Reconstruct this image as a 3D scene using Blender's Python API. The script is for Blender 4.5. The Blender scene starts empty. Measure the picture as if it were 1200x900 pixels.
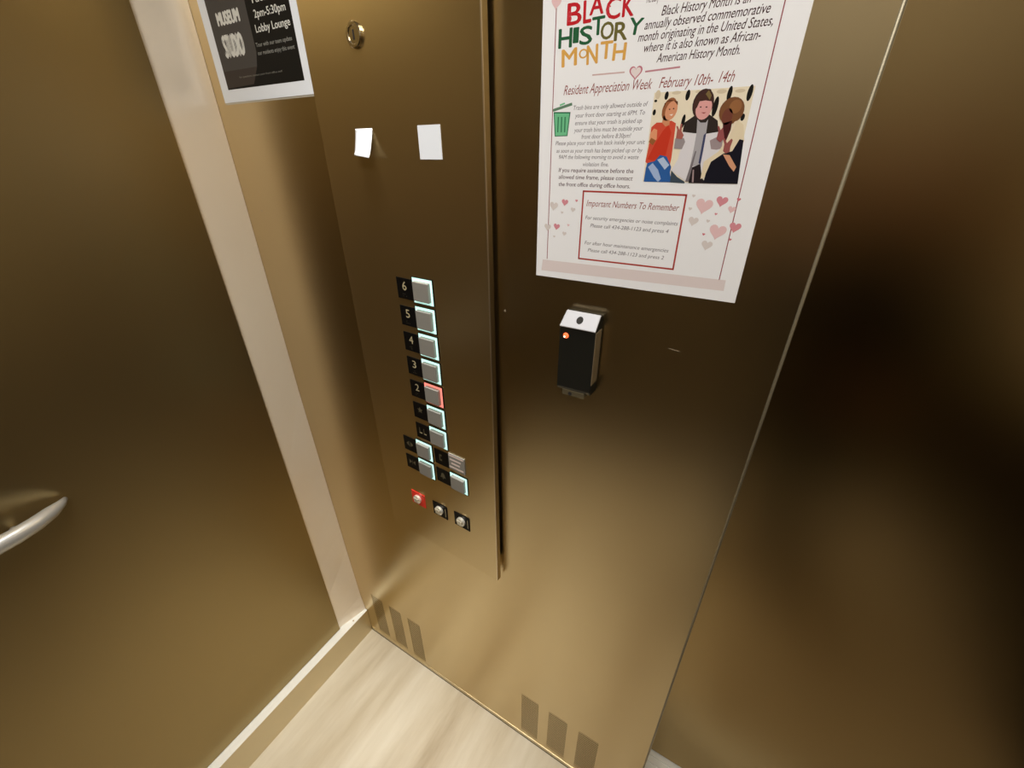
import bpy, bmesh, math, random
from mathutils import Vector, Matrix
random.seed(4)

# ------------------------------------------------------------------ camera, world, light, exposure
SC = bpy.context.scene
COL = SC.collection
F_PX = 489.42                     # focal length for a 1200 px wide frame
CAM = Vector((1.00239, -0.57758, 1.68))
RGT = Vector((0.8606724, 0.50915404, -0.00227696))
DWN = Vector((0.24264282, -0.414086, -0.87730112))
FWD = Vector((-0.44762427, 0.75451637, -0.47993496))
cd = bpy.data.cameras.new('camera')
cd.sensor_width = 36.0
cd.lens = F_PX / 1200 * 36
cd.clip_start = 0.01
cam = bpy.data.objects.new('camera', cd)
COL.objects.link(cam)
cam.matrix_world = Matrix(((RGT.x, -DWN.x, -FWD.x, CAM.x), (RGT.y, -DWN.y, -FWD.y, CAM.y),
                           (RGT.z, -DWN.z, -FWD.z, CAM.z), (0, 0, 0, 1)))
SC.camera = cam

w = bpy.data.worlds.new('world')
SC.world = w
w.use_nodes = True
w.node_tree.nodes['Background'].inputs[0].default_value = (0.02, 0.018, 0.015, 1)
w.node_tree.nodes['Background'].inputs[1].default_value = 0.2

SC.view_settings.view_transform = 'Standard'
SC.view_settings.look = 'None'
SC.view_settings.gamma = 1
SC.view_settings.use_curve_mapping = False
SC.view_settings.exposure = 0.38

def lamp(name, loc, size, power, color, rot=(0, 0, 0), spread=180, shape='RECTANGLE'):
    d = bpy.data.lights.new(name, 'AREA')
    d.shape = shape
    d.size = size[0]
    if shape == 'RECTANGLE': d.size_y = size[1]
    d.energy = power
    d.color = color
    d.spread = math.radians(spread)
    o = bpy.data.objects.new(name, d)
    COL.objects.link(o)
    o.location = loc
    o.rotation_euler = rot
    return o
# the light panels of the car ceiling (their glowing faces are built further down)
CAR_W, CAR_D, CAR_H = 2.04, 1.52, 2.70
LIGHTS = [(0.42, -0.22, 0.5, 0.2, 1.8, 44), (1.10, -0.90, 0.9, 0.3, 15.5, 180)]
for (lx, ly, sx, sy, pw, spr) in LIGHTS:
    lamp('ceiling_lamp', (lx, ly, CAR_H - 0.03), (sx, sy), pw, (1.0, 0.975, 0.935), spread=spr)

# ------------------------------------------------------------------ materials
def mat(name, base, rough=0.5, metal=0.0, emit=None, strength=0.0, spec=None):
    m = bpy.data.materials.new(name)
    m.use_nodes = True
    b = m.node_tree.nodes['Principled BSDF']
    b.inputs['Base Color'].default_value = (*base, 1)
    b.inputs['Roughness'].default_value = rough
    b.inputs['Metallic'].default_value = metal
    if spec is not None: b.inputs['Specular IOR Level'].default_value = spec
    if emit:
        b.inputs['Emission Color'].default_value = (*emit, 1)
        b.inputs['Emission Strength'].default_value = strength
    return m
def noise(m, scale, detail=3, stretch=(1, 1, 1), rough=0.5):
    N, L = m.node_tree.nodes, m.node_tree.links
    tc = N.new('ShaderNodeTexCoord'); mp = N.new('ShaderNodeMapping'); nz = N.new('ShaderNodeTexNoise')
    mp.inputs['Scale'].default_value = stretch
    nz.inputs['Scale'].default_value = scale
    nz.inputs['Detail'].default_value = detail
    nz.inputs['Roughness'].default_value = rough
    L.new(tc.outputs['Object'], mp.inputs[0]); L.new(mp.outputs[0], nz.inputs['Vector'])
    return nz.outputs['Fac']
def ramp(m, fac, stops):
    N, L = m.node_tree.nodes, m.node_tree.links
    r = N.new('ShaderNodeValToRGB')
    while len(r.color_ramp.elements) < len(stops): r.color_ramp.elements.new(0.5)
    for e, (p, c) in zip(r.color_ramp.elements, stops):
        e.position = p
        e.color = (*c, 1) if isinstance(c, tuple) else (c, c, c, 1)
    L.new(fac, r.inputs[0])
    return r.outputs[0]
def steel(name, base, rough, haze=0.0, dr=0.05):
    """brushed steel: colour, gentle hand smears in the gloss"""
    m = mat(name, base, rough, 1.0)
    N, L = m.node_tree.nodes, m.node_tree.links
    N.remove(N['Principled BSDF'])
    b = N.new('ShaderNodeBsdfAnisotropic'); b.distribution = 'BECKMANN'
    hz = N.new('ShaderNodeBsdfDiffuse'); hz.inputs['Color'].default_value = (0.62, 0.42, 0.18, 1)
    mxs = N.new('ShaderNodeMixShader'); mxs.inputs[0].default_value = haze
    L.new(b.outputs[0], mxs.inputs[1]); L.new(hz.outputs[0], mxs.inputs[2]); L.new(mxs.outputs[0], N['Material Output'].inputs[0])
    smear = noise(m, 2.2, 2, (1, 1, 0.7), 0.5); dr = 0.01
    L.new(ramp(m, smear, [(0.0, (rough - dr * 2)), (1.0, (rough + dr * 2))]), b.inputs['Roughness'])
    d = tuple(c * 0.93 for c in base); l = tuple(min(1, c * 1.05) for c in base)
    L.new(ramp(m, noise(m, 1.6, 3), [(0.0, d), (1.0, l)]), b.inputs['Color'])
    return m
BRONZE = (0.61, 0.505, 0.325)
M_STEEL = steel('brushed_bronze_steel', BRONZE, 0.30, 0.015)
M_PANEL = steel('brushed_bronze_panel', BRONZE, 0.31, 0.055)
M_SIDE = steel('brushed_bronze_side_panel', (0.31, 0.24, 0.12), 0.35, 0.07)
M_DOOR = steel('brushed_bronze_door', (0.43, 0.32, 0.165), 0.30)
M_EDGE = mat('bright_steel_edge', (0.85, 0.76, 0.64), 0.35, 1.0)
M_LIP = mat('rolled_edge_steel', (0.26, 0.225, 0.155), 0.45, 0.6)
M_KICK = steel('satin_kick_steel', (0.62, 0.54, 0.38), 0.42)
M_LEDGE = mat('pale_satin_aluminium', (0.90, 0.90, 0.84), 0.5, 0.0)
M_STRIP = mat('beige_lacquered_steel', (0.83, 0.72, 0.58), 0.32, 0.35)
N_ = ramp(M_STRIP, noise(M_STRIP, 3.5, 4, (1, 1, 0.5)), [(0.3, (0.90, 0.78, 0.63)), (0.7, (0.96, 0.87, 0.74))])
M_STRIP.node_tree.links.new(N_, M_STRIP.node_tree.nodes['Principled BSDF'].inputs['Base Color'])
M_DARK = mat('dark_gap', (0.012, 0.010, 0.008), 0.8)
M_VENTB = mat('vent_backing', (0.05, 0.036, 0.015), 0.6)
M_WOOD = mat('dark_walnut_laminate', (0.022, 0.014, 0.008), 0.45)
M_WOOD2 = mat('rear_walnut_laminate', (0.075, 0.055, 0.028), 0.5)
M_SIDEUP = mat('side_upper_laminate', (0.70, 0.60, 0.40), 0.5)
M_STRIPO = mat('copper_strip', (0.55, 0.27, 0.10), 0.45)
M_UPPER = mat('rear_upper_laminate', (0.24, 0.215, 0.17), 0.5)
M_CEIL = mat('brushed_ceiling', (0.45, 0.42, 0.36), 0.5)
M_GLOW = mat('ceiling_light_diffuser', (0.9, 0.9, 0.88), 0.5, 0, (1.0, 0.965, 0.915), 3.0)
M_CHROME = mat('polished_steel', (0.78, 0.77, 0.74), 0.16, 1.0)
M_RAIL = mat('satin_handrail_steel', (0.50, 0.50, 0.49), 0.38, 0.55)
M_KEY = mat('polished_brassy_lock', (0.60, 0.52, 0.38), 0.14, 1.0)
M_LOCK = mat('nickel_lock', (0.88, 0.85, 0.74), 0.28, 0.6)
M_BLK = mat('black_engraved_plate', (0.004, 0.0035, 0.0035), 0.4, spec=0.12)
M_BODY = mat('black_reader_plastic', (0.010, 0.010, 0.008), 0.35)
M_CAPM = mat('satin_reader_cap', (0.40, 0.40, 0.42), 0.45, 0.3)
M_BCAP = mat('grey_button_face', (0.27, 0.26, 0.235), 0.5, 0.15)
M_REDPL = mat('red_engraved_plate', (0.75, 0.035, 0.02), 0.4)
M_RING = mat('lit_cyan_ring', (0.7, 0.95, 0.9), 0.4, 0, (0.50, 0.90, 0.80), 0.66)
M_RING_R = mat('lit_red_ring', (0.9, 0.3, 0.25), 0.4, 0, (1.0, 0.22, 0.17), 0.66)
M_LED = mat('lit_red_indicator', (0.9, 0.1, 0.03), 0.4, 0, (1.0, 0.13, 0.04), 1.2)
M_LEDW = mat('lit_indicator_core', (1, 0.8, 0.7), 0.4, 0, (1.0, 0.75, 0.6), 1.3)
M_PAPER = mat('white_paper', (0.84, 0.84, 0.86), 0.55)
M_PAPER2 = mat('bright_white_paper', (0.82, 0.86, 0.92), 0.55)
M_CLEAR = mat('clear_sleeve_edge', (0.62, 0.58, 0.48), 0.15)
M_ENG = mat('engraved_ivory', (0.42, 0.36, 0.22), 0.4)
M_ENGD = mat('engraved_dim', (0.10, 0.085, 0.05), 0.4)
_c = {}
def ink(r, g, b):
    """flat printing ink from display rgb"""
    k = (r, g, b)
    if k not in _c:
        lin = tuple(0.98 * ((c / 255) / 12.92 if c / 255 <= 0.04045 else ((c / 255 + 0.055) / 1.055) ** 2.4) for c in k)
        _c[k] = mat('ink_%d_%d_%d' % k, lin, 0.6, spec=0.12)
    return _c[k]

M_FLOOR = mat('pale_wood_vinyl', (0.66, 0.57, 0.43), 0.42)
def floor_nodes(m):
    N, L = m.node_tree.nodes, m.node_tree.links
    b = N['Principled BSDF']
    grain = noise(m, 5.0, 6, (1.0, 0.16, 1), 0.62)
    c1 = ramp(m, grain, [(0.32, (0.42, 0.33, 0.21)), (0.47, (0.61, 0.53, 0.39)), (0.68, (0.76, 0.70, 0.57))])
    fine = ramp(m, noise(m, 26, 4, (1, 0.10, 1)), [(0.3, (0.90, 0.88, 0.84)), (0.7, (1, 1, 1))])
    mx = N.new('ShaderNodeMixRGB'); mx.blend_type = 'MULTIPLY'; mx.inputs[0].default_value = 1
    L.new(c1, mx.inputs[1]); L.new(fine, mx.inputs[2]); L.new(mx.outputs[0], b.inputs['Base Color'])
floor_nodes(M_FLOOR)

# ------------------------------------------------------------------ helpers
def obj(name, bm, m, parent=None, smooth=False, bevel=0.0, seg=2):
    me = bpy.data.meshes.new(name)
    bm.normal_update()
    bm.to_mesh(me); bm.free()
    for x in (m if isinstance(m, (list, tuple)) else [m]): me.materials.append(x)
    if smooth:
        for p in me.polygons: p.use_smooth = True
    o = bpy.data.objects.new(name, me)
    COL.objects.link(o)
    if parent: o.parent = parent
    if bevel:
        md = o.modifiers.new('bevel', 'BEVEL'); md.width = bevel; md.segments = seg; md.limit_method = 'ANGLE'
        md.harden_normals = False
    return o
def tag(o, label=None, cat=None, group=None, kind=None):
    if label: o['label'] = label
    if cat: o['category'] = cat
    if group: o['group'] = group
    if kind: o['kind'] = kind
    return o
def empty(name, loc, rz=0.0):
    o = bpy.data.objects.new(name, None)
    o.empty_display_size = 0.05
    COL.objects.link(o); o.location = loc; o.rotation_euler = (0, 0, rz)
    return o
def bx(bm, x0, x1, y0, y1, z0, z1, mi=0):
    v = [bm.verts.new((x, y, z)) for x in (x0, x1) for y in (y0, y1) for z in (z0, z1)]
    for f in ((0, 1, 3, 2), (4, 6, 7, 5), (0, 4, 5, 1), (2, 3, 7, 6), (0, 2, 6, 4), (1, 5, 7, 3)):
        bm.faces.new([v[i] for i in f]).material_index = mi
    return bm
def box(*a): return bx(bmesh.new(), *a)
def cyl(bm, c, axis, r, h, n=24, r2=None):
    """cylinder/cone from point c along axis ('x','y','z') for length h"""
    r2 = r if r2 is None else r2
    ax = {'x': Vector((1, 0, 0)), 'y': Vector((0, 1, 0)), 'z': Vector((0, 0, 1))}[axis]
    u = Vector((0, 0, 1)) if axis != 'z' else Vector((1, 0, 0))
    w_ = ax.cross(u); c = Vector(c)
    A, B = [], []
    for i in range(n):
        a = 2 * math.pi * i / n; d = u * math.cos(a) + w_ * math.sin(a)
        A.append(bm.verts.new(c + d * r)); B.append(bm.verts.new(c + ax * h + d * r2))
    for i in range(n):
        j = (i + 1) % n
        bm.faces.new((A[i], A[j], B[j], B[i]))
    bm.faces.new(A[::-1]); bm.faces.new(B)
    bmesh.ops.recalc_face_normals(bm, faces=bm.faces)
    return bm
def ring_y(bm, cx, cz, y0, y1, ro, ri, n=32):
    """flat annulus with thickness, facing -y"""
    R = []
    for i in range(n):
        a = 2 * math.pi * i / n; s, c = math.sin(a), math.cos(a)
        R.append([bm.verts.new((cx + c * r, y, cz + s * r)) for r, y in ((ro, y1), (ro, y0 + 0.001), (ro - 0.0015, y0), (ri + 0.0012, y0), (ri, y0 + 0.001), (ri, y1))])
    for i in range(n):
        a, b = R[i], R[(i + 1) % n]
        for k in range(6): bm.faces.new((a[k], b[k], b[(k + 1) % 6], a[(k + 1) % 6]))
    bmesh.ops.recalc_face_normals(bm, faces=bm.faces)
    return bm
def frame_y(bm, x0, x1, z0, z1, w_, y0, y1, mi=0):
    bx(bm, x0, x1, y0, y1, z1 - w_, z1, mi); bx(bm, x0, x1, y0, y1, z0, z0 + w_, mi)
    bx(bm, x0, x0 + w_, y0, y1, z0 + w_, z1 - w_, mi); bx(bm, x1 - w_, x1, y0, y1, z0 + w_, z1 - w_, mi)
    return bm
def at(u, v, y=0.0):
    """world x, z of the wall point seen at photograph pixel (u, v) on the plane y"""
    d = RGT * ((u - 600) / F_PX) + DWN * ((v - 450) / F_PX) + FWD
    t = (y - CAM.y) / d.y
    p = CAM + d * t
    return p.x, p.z

class Print:
    """flat printed shapes on a vertical sheet, joined in one mesh, one slot per ink"""
    def __init__(s): s.bm = bmesh.new(); s.m = []; s.y = 0
    def mi(s, m):
        if m not in s.m: s.m.append(m)
        return s.m.index(m)
    def poly(s, pts, y, m):
        vs = [s.bm.verts.new((x, y, z)) for x, z in pts]
        f = s.bm.faces.new(vs); f.material_index = s.mi(m)
        f.normal_update()
        if f.normal.y > 0: f.normal_flip()
    def heart(s, cx, cz, r, y, m, rot=0.0):
        pts = []
        for i in range(28):
            t = 2 * math.pi * i / 28
            x = 16 * math.sin(t) ** 3 / 17; z = (13 * math.cos(t) - 5 * math.cos(2 * t) - 2 * math.cos(3 * t) - math.cos(4 * t)) / 17
            pts.append((cx + r * (x * math.cos(rot) - z * math.sin(rot)), cz + r * (x * math.sin(rot) + z * math.cos(rot))))
        s.poly(pts, y, m)
    def disc(s, cx, cz, rx, rz, y, m, n=20, rot=0.0):
        s.poly([(cx + rx * math.cos(t) * math.cos(rot) - rz * math.sin(t) * math.sin(rot), cz + rx * math.cos(t) * math.sin(rot) + rz * math.sin(t) * math.cos(rot)) for t in [2 * math.pi * i / n for i in range(n)]], y, m)
    def line(s, p, q, wd, y, m):
        p = Vector(p); q = Vector(q); n = (q - p).normalized(); n = Vector((-n.y, n.x)) * wd / 2
        s.poly([tuple(p - n), tuple(q - n), tuple(q + n), tuple(p + n)], y, m)
    def build(s, name, parent, origin):
        bmesh.ops.triangulate(s.bm, faces=s.bm.faces)
        bmesh.ops.translate(s.bm, verts=s.bm.verts, vec=(-origin[0], -origin[1], -origin[2]))
        return obj(name, s.bm, s.m, parent)

def glyphs(body, shear=0.0, offset=0.0):
    """mesh outline of a word in the built-in font, in the xz plane, unit size"""
    c = bpy.data.curves.new('t', 'FONT')
    c.body = body; c.size = 1.0; c.shear = shear; c.offset = offset; c.resolution_u = 3
    o = bpy.data.objects.new('t', c); COL.objects.link(o)
    dg = bpy.context.evaluated_depsgraph_get()
    me = bpy.data.meshes.new_from_object(o.evaluated_get(dg))
    bpy.data.objects.remove(o); bpy.data.curves.remove(c)
    return me
def letters(name, body, x0, x1, z, cap, y, m, parent, origin, shear=0.0, offset=0.0, fit=False, rot=0.0, z1=None):
    """one printed line: width x0..x1, baseline z, capital height cap (fit=True: bbox fitted exactly)"""
    me = glyphs(body, shear, 0.0)
    xs = [v.co.x for v in me.vertices]; ys = [v.co.y for v in me.vertices]
    ax, bx_ = min(xs), max(xs)
    sx = (x1 - x0) / (bx_ - ax)
    if fit: sz = cap / (max(ys) - min(ys)); zb = z - min(ys) * sz
    else: sz = cap / 0.69; zb = z
    for v in me.vertices:
        px = (v.co.x - ax) * sx; pz = v.co.y * sz + zb - z
        v.co = (x0 + px * math.cos(rot) - pz * math.sin(rot) - origin[0], y - origin[1], z + px * math.sin(rot) + pz * math.cos(rot) - origin[2])
    if offset:
        b2 = bmesh.new(); b2.from_mesh(me)
        wd = offset * sz * 1.3; base = b2.verts[:] + b2.edges[:] + b2.faces[:]
        b2.normal_update()
        for k, (dx_, dz_) in enumerate(((wd, 0), (wd / 2, wd * 0.35), (wd / 2, -wd * 0.35))):
            o2 = bmesh.ops.duplicate(b2, geom=base)
            for v in o2['geom']:
                if isinstance(v, bmesh.types.BMVert): v.co += Vector((dx_, -0.000004 * (k + 1), dz_))
        b2.to_mesh(me); b2.free()
    me.materials.clear(); me.materials.append(m)
    me.name = name
    me.flip_normals() if me.polygons and me.polygons[0].normal.y > 0 else None
    o = bpy.data.objects.new(name, me); COL.objects.link(o)
    if parent: o.parent = parent
    return o
def pxline(name, body, a, b, cap, y, m, parent, origin, **k):
    xa, za = at(*a, y); xb, zb = at(*b, y)
    return letters(name, body, xa, xb, (za + zb) / 2, cap, y, m, parent, origin, **k)

# ------------------------------------------------------------------ the car
X1 = 1.056                        # right edge of the front return wall
DOOR_Y = 0.1777
T = 0.0
fl = obj('floor', box(0.0, CAR_W, -CAR_D, 0.0, -0.02, 0.0), M_FLOOR); tag(fl, kind='structure')
c = obj('ceiling', box(-0.05, CAR_W + 0.02, -CAR_D, 0.02, CAR_H, CAR_H + 0.03), M_CEIL); tag(c, kind='structure')

# front wall with six cut-outs for the vents
VENT_X = [(0.050, 0.107), (0.141, 0.198), (0.2305, 0.2875), (0.691, 0.749), (0.782, 0.841), (0.875, 0.934)]
VZ0, VZ1 = 0.040, 0.260
def wall_with_holes(x0, x1, z0, z1, y0, y1, holes, hz0, hz1):
    """single skin with openings and reveal faces"""
    bm = bmesh.new()
    xs = [x0] + [e for h in holes for e in h] + [x1]
    zs = [z0, hz0, hz1, z1]
    V = {(i, k): bm.verts.new((xs[i], y0, zs[k])) for i in range(len(xs)) for k in range(4)}
    W = {(i, k): bm.verts.new((xs[i], y1, zs[k])) for i in range(len(xs)) for k in range(4)}
    n = len(xs) - 1
    for i in range(n):
        for k in range(3):
            if k == 1 and i % 2 == 1:
                for a, b in (((i, 1), (i + 1, 1)), ((i + 1, 1), (i + 1, 2)), ((i + 1, 2), (i, 2)), ((i, 2), (i, 1))):
                    bm.faces.new((V[a], V[b], W[b], W[a]))
                continue
            bm.faces.new((V[i, k], V[i + 1, k], V[i + 1, k + 1], V[i, k + 1]))
            bm.faces.new((W[i, k], W[i, k + 1], W[i + 1, k + 1], W[i + 1, k]))
    for i in range(n):
        bm.faces.new((V[i, 0], W[i, 0], W[i + 1, 0], V[i + 1, 0])); bm.faces.new((V[i, 3], V[i + 1, 3], W[i + 1, 3], W[i, 3]))
    for k in range(3):
        bm.faces.new((V[0, k], V[0, k + 1], W[0, k + 1], W[0, k])); bm.faces.new((V[n, k], W[n, k], W[n, k + 1], V[n, k + 1]))
    bmesh.ops.recalc_face_normals(bm, faces=bm.faces)
    return bm
wf = obj('wall_front', wall_with_holes(-0.05, X1 - 0.004, 0.004, CAR_H, 0.0, 0.03, VENT_X, VZ0, VZ1), M_STEEL)
tag(wf, kind='structure')
for (a, b) in VENT_X:
    g = obj('vent', box(a + 0.0002, b - 0.0002, 0.006, 0.034, VZ0 - 0.002, VZ1 + 0.002), M_VENTB, wf)
    bm = bmesh.new()
    n = 22; p = (VZ1 - VZ0) / n
    for i in range(n):
        z = VZ0 + (i + 0.5) * p
        bx(bm, a, b, 0.0004, 0.0014, z - p * 0.30, z + p * 0.24)
    s = obj('louvre_slats', bm, M_STEEL, g); tag(s, kind='stuff')
# rolled bright lip at the right edge of the return
lip = obj('edge_lip', cyl(bmesh.new(), (X1 - 0.004, 0.0018, 0.004), 'z', 0.0024, CAR_H - 0.004, 16), M_LIP, wf, smooth=True)
jb = obj('return_jamb', box(X1 - 0.008, X1 - 0.001, 0.004, DOOR_Y - 0.008, 0.0, CAR_H), M_STEEL, wf)
# skirting strip of the front wall, with the gap under it
sk = obj('baseboard_front', box(0.002, X1 - 0.006, -0.0014, 0.0005, 0.006, 0.022), M_KICK, bevel=0.0005); tag(sk, kind='structure')
gp = obj('floor_gap', box(0.002, X1 - 0.006, -0.0012, 0.0, 0.0002, 0.0062), M_DARK, sk)

# left wall: beige backing that shows as the reveal strip, bronze panel in front of it
def xz(z):
    tab = [(0.0, -0.006), (0.12, -0.008), (0.20, -0.018), (0.45, -0.027), (0.67, -0.0325), (1.10, -0.0425), (CAR_H, -0.0425)]
    for (a, p), (b, q) in zip(tab, tab[1:]):
        if z <= b: return p + (q - p) * (z - a) / (b - a)
    return tab[-1][1]
bm = bmesh.new()
rows = []
zz = [0.0, 0.06, 0.12, 0.16, 0.20, 0.3, 0.45, 0.55, 0.67, 0.85, 1.1, 1.4, 1.8, CAR_H]
for z in zz:
    rows.append([bm.verts.new((xx, yy, z)) for xx, yy in ((-0.036, -CAR_D), (-0.036, -0.112), (xz(z), -0.0005), (-0.07, -0.0005), (-0.07, -CAR_D))])
for r, s in zip(rows, rows[1:]):
    for k in range(5): bm.faces.new((r[k], r[(k + 1) % 5], s[(k + 1) % 5], s[k]))
bm.faces.new(rows[0]); bm.faces.new(rows[-1])
bmesh.ops.recalc_face_normals(bm, faces=bm.faces)
wl = obj('wall_left', bm, M_STRIP); tag(wl, kind='structure')
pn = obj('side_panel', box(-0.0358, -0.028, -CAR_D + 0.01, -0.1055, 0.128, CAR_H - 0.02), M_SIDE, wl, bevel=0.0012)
el = obj('panel_edge', box(-0.0362, -0.0276, -0.1060, -0.1048, 0.128, CAR_H - 0.02), M_EDGE, pn)
# kick ledge
bm = bmesh.new()
bx(bm, -0.034, 0.0, -CAR_D, -0.0006, 0.0, 0.1245)
kb = obj('baseboard_left', bm, M_KICK); tag(kb, kind='structure')
lt = obj('ledge_top', box(-0.0345, 0.0010, -CAR_D, -0.0010, 0.1246, 0.1262), M_LEDGE, kb, bevel=0.0006)
sc = obj('ledge_screw', cyl(bmesh.new(), (-0.011, -0.058, 0.1262), 'z', 0.003, 0.0006, 12), M_KEY, kb)
# unseen rest of the car
wb = obj('wall_back', box(-0.05, CAR_W + 0.02, -CAR_D - 0.03, -CAR_D, 0.0, CAR_H), [M_WOOD2]); tag(wb, kind='structure')
ub = obj('upper_panel', box(0.05, CAR_W - 0.08, -CAR_D, -CAR_D + 0.012, 1.83, CAR_H - 0.04), M_UPPER, wb, bevel=0.002)
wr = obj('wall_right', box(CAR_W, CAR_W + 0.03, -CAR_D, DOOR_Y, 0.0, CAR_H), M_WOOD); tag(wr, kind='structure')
ur = obj('upper_panel', box(CAR_W - 0.012, CAR_W, -CAR_D + 0.05, -0.08, 1.02, CAR_H - 0.04), M_SIDEUP, wr, bevel=0.002)
obj('rail_strip', box(0.05, CAR_W - 0.08, -CAR_D, -CAR_D + 0.02, 1.475, 1.525), M_STRIPO, wb, bevel=0.003)
# door and sill
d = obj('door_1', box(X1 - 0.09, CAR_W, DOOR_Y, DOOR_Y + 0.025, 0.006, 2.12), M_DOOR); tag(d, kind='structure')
hd = obj('trim_1', box(X1, CAR_W, 0.0, DOOR_Y + 0.025, 2.12, CAR_H), M_STEEL); tag(hd, kind='structure')
bm = bmesh.new()
bx(bm, X1 - 0.09, CAR_W, 0.0, DOOR_Y + 0.03, -0.02, -0.003)
for k in range(9):
    y = 0.008 + k * 0.0195
    bx(bm, X1 - 0.09, CAR_W, y, y + 0.014, -0.003, 0.001)
sl = obj('trim_2', bm, M_LEDGE); tag(sl, kind='structure')

# ceiling light panels
for i, (lx, ly, sx, sy, pw, spr) in enumerate(LIGHTS):
    t = empty('ceiling_light', (lx, ly, CAR_H))
    tag(t, 'flush rectangular ceiling light nearer the %s of the car' % ['door', 'back wall'][i], 'ceiling light', 'ceiling lights of the car')
    obj('light_frame', frame_y(bmesh.new(), -sx / 2 - 0.02, sx / 2 + 0.02, -sy / 2 - 0.02, sy / 2 + 0.02, 0.02, 0, 0.012), M_EDGE, t).rotation_euler = (-math.pi / 2, 0, 0)
    obj('diffuser', box(-sx / 2, sx / 2, -sy / 2, sy / 2, -0.006, -0.001), M_GLOW, t)

# ------------------------------------------------------------------ service panel with the car buttons
HX, HY = 0.268, -0.004
ANG = -math.atan2(0.018, 0.362)
cp = empty('control_panel', (HX, HY, 0.762), ANG)
tag(cp, 'tall bronze steel service panel with lit floor buttons, standing slightly ajar from the wall', 'control panel')
PW, PZ0, PZ1 = 0.3625, 0.0, CAR_H - 0.762 - 0.03
bm = bmesh.new()
def solid(bm, pts, z0, z1):
    A = [bm.verts.new((x, y, z0)) for x, y in pts]; B = [bm.verts.new((x, y, z1)) for x, y in pts]
    for i in range(len(pts)):
        j = (i + 1) % len(pts); bm.faces.new((A[i], A[j], B[j], B[i]))
    bm.faces.new(A[::-1]); bm.faces.new(B)
    bmesh.ops.recalc_face_normals(bm, faces=bm.faces)
fp = obj('faceplate', (solid(bm, [(0, 0), (PW, 0), (PW, 0.014), (PW - 0.004, 0.014), (PW - 0.006, 0.003), (0, 0.003)], PZ0, PZ1), bm)[1], M_PANEL, cp, bevel=0.0008)
el = obj('edge_strip', box(PW - 0.0010, PW + 0.0007, -0.0007, 0.0012, PZ0 + 0.004, PZ1), M_EDGE, cp)
fr = obj('gap_shade', (lambda b: (solid(b, [(PW - 0.012, 0.003), (PW - 0.0085, 0.003), (PW - 0.0085, 0.0215), (PW - 0.012, 0.0215)], PZ0 + 0.06, PZ1), b)[1])(bmesh.new()), M_DARK, cp)  # black strip standing in for the shade in the gap behind the panel edge
Z0 = 0.762
SQW, SQH = 0.0492, 0.0475
def floor_button(s, ztop, lit, label=None):
    """s = left edge of the square in the panel, ztop = its top"""
    z1 = ztop - Z0; z0 = z1 - SQH; s1 = s + SQW
    b = obj('floor_button', box(s + 0.0058, s1 - 0.0058, -0.0085, 0.0, z0 + 0.0058, z1 - 0.0058), M_BCAP, cp, bevel=0.0012)
    if label: tag(b, label)
    if lit is not None:
        bm = frame_y(bmesh.new(), s, s1, z0, z1, 0.0056, -0.0014, 0.0)
        r = obj('light_ring', bm, lit, b)
        frame = obj('bezel', frame_y(bmesh.new(), s - 0.001, s1 + 0.001, z0 - 0.001, z1 + 0.001, 0.001, -0.0018, 0), M_BLK, b)
    return b
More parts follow.
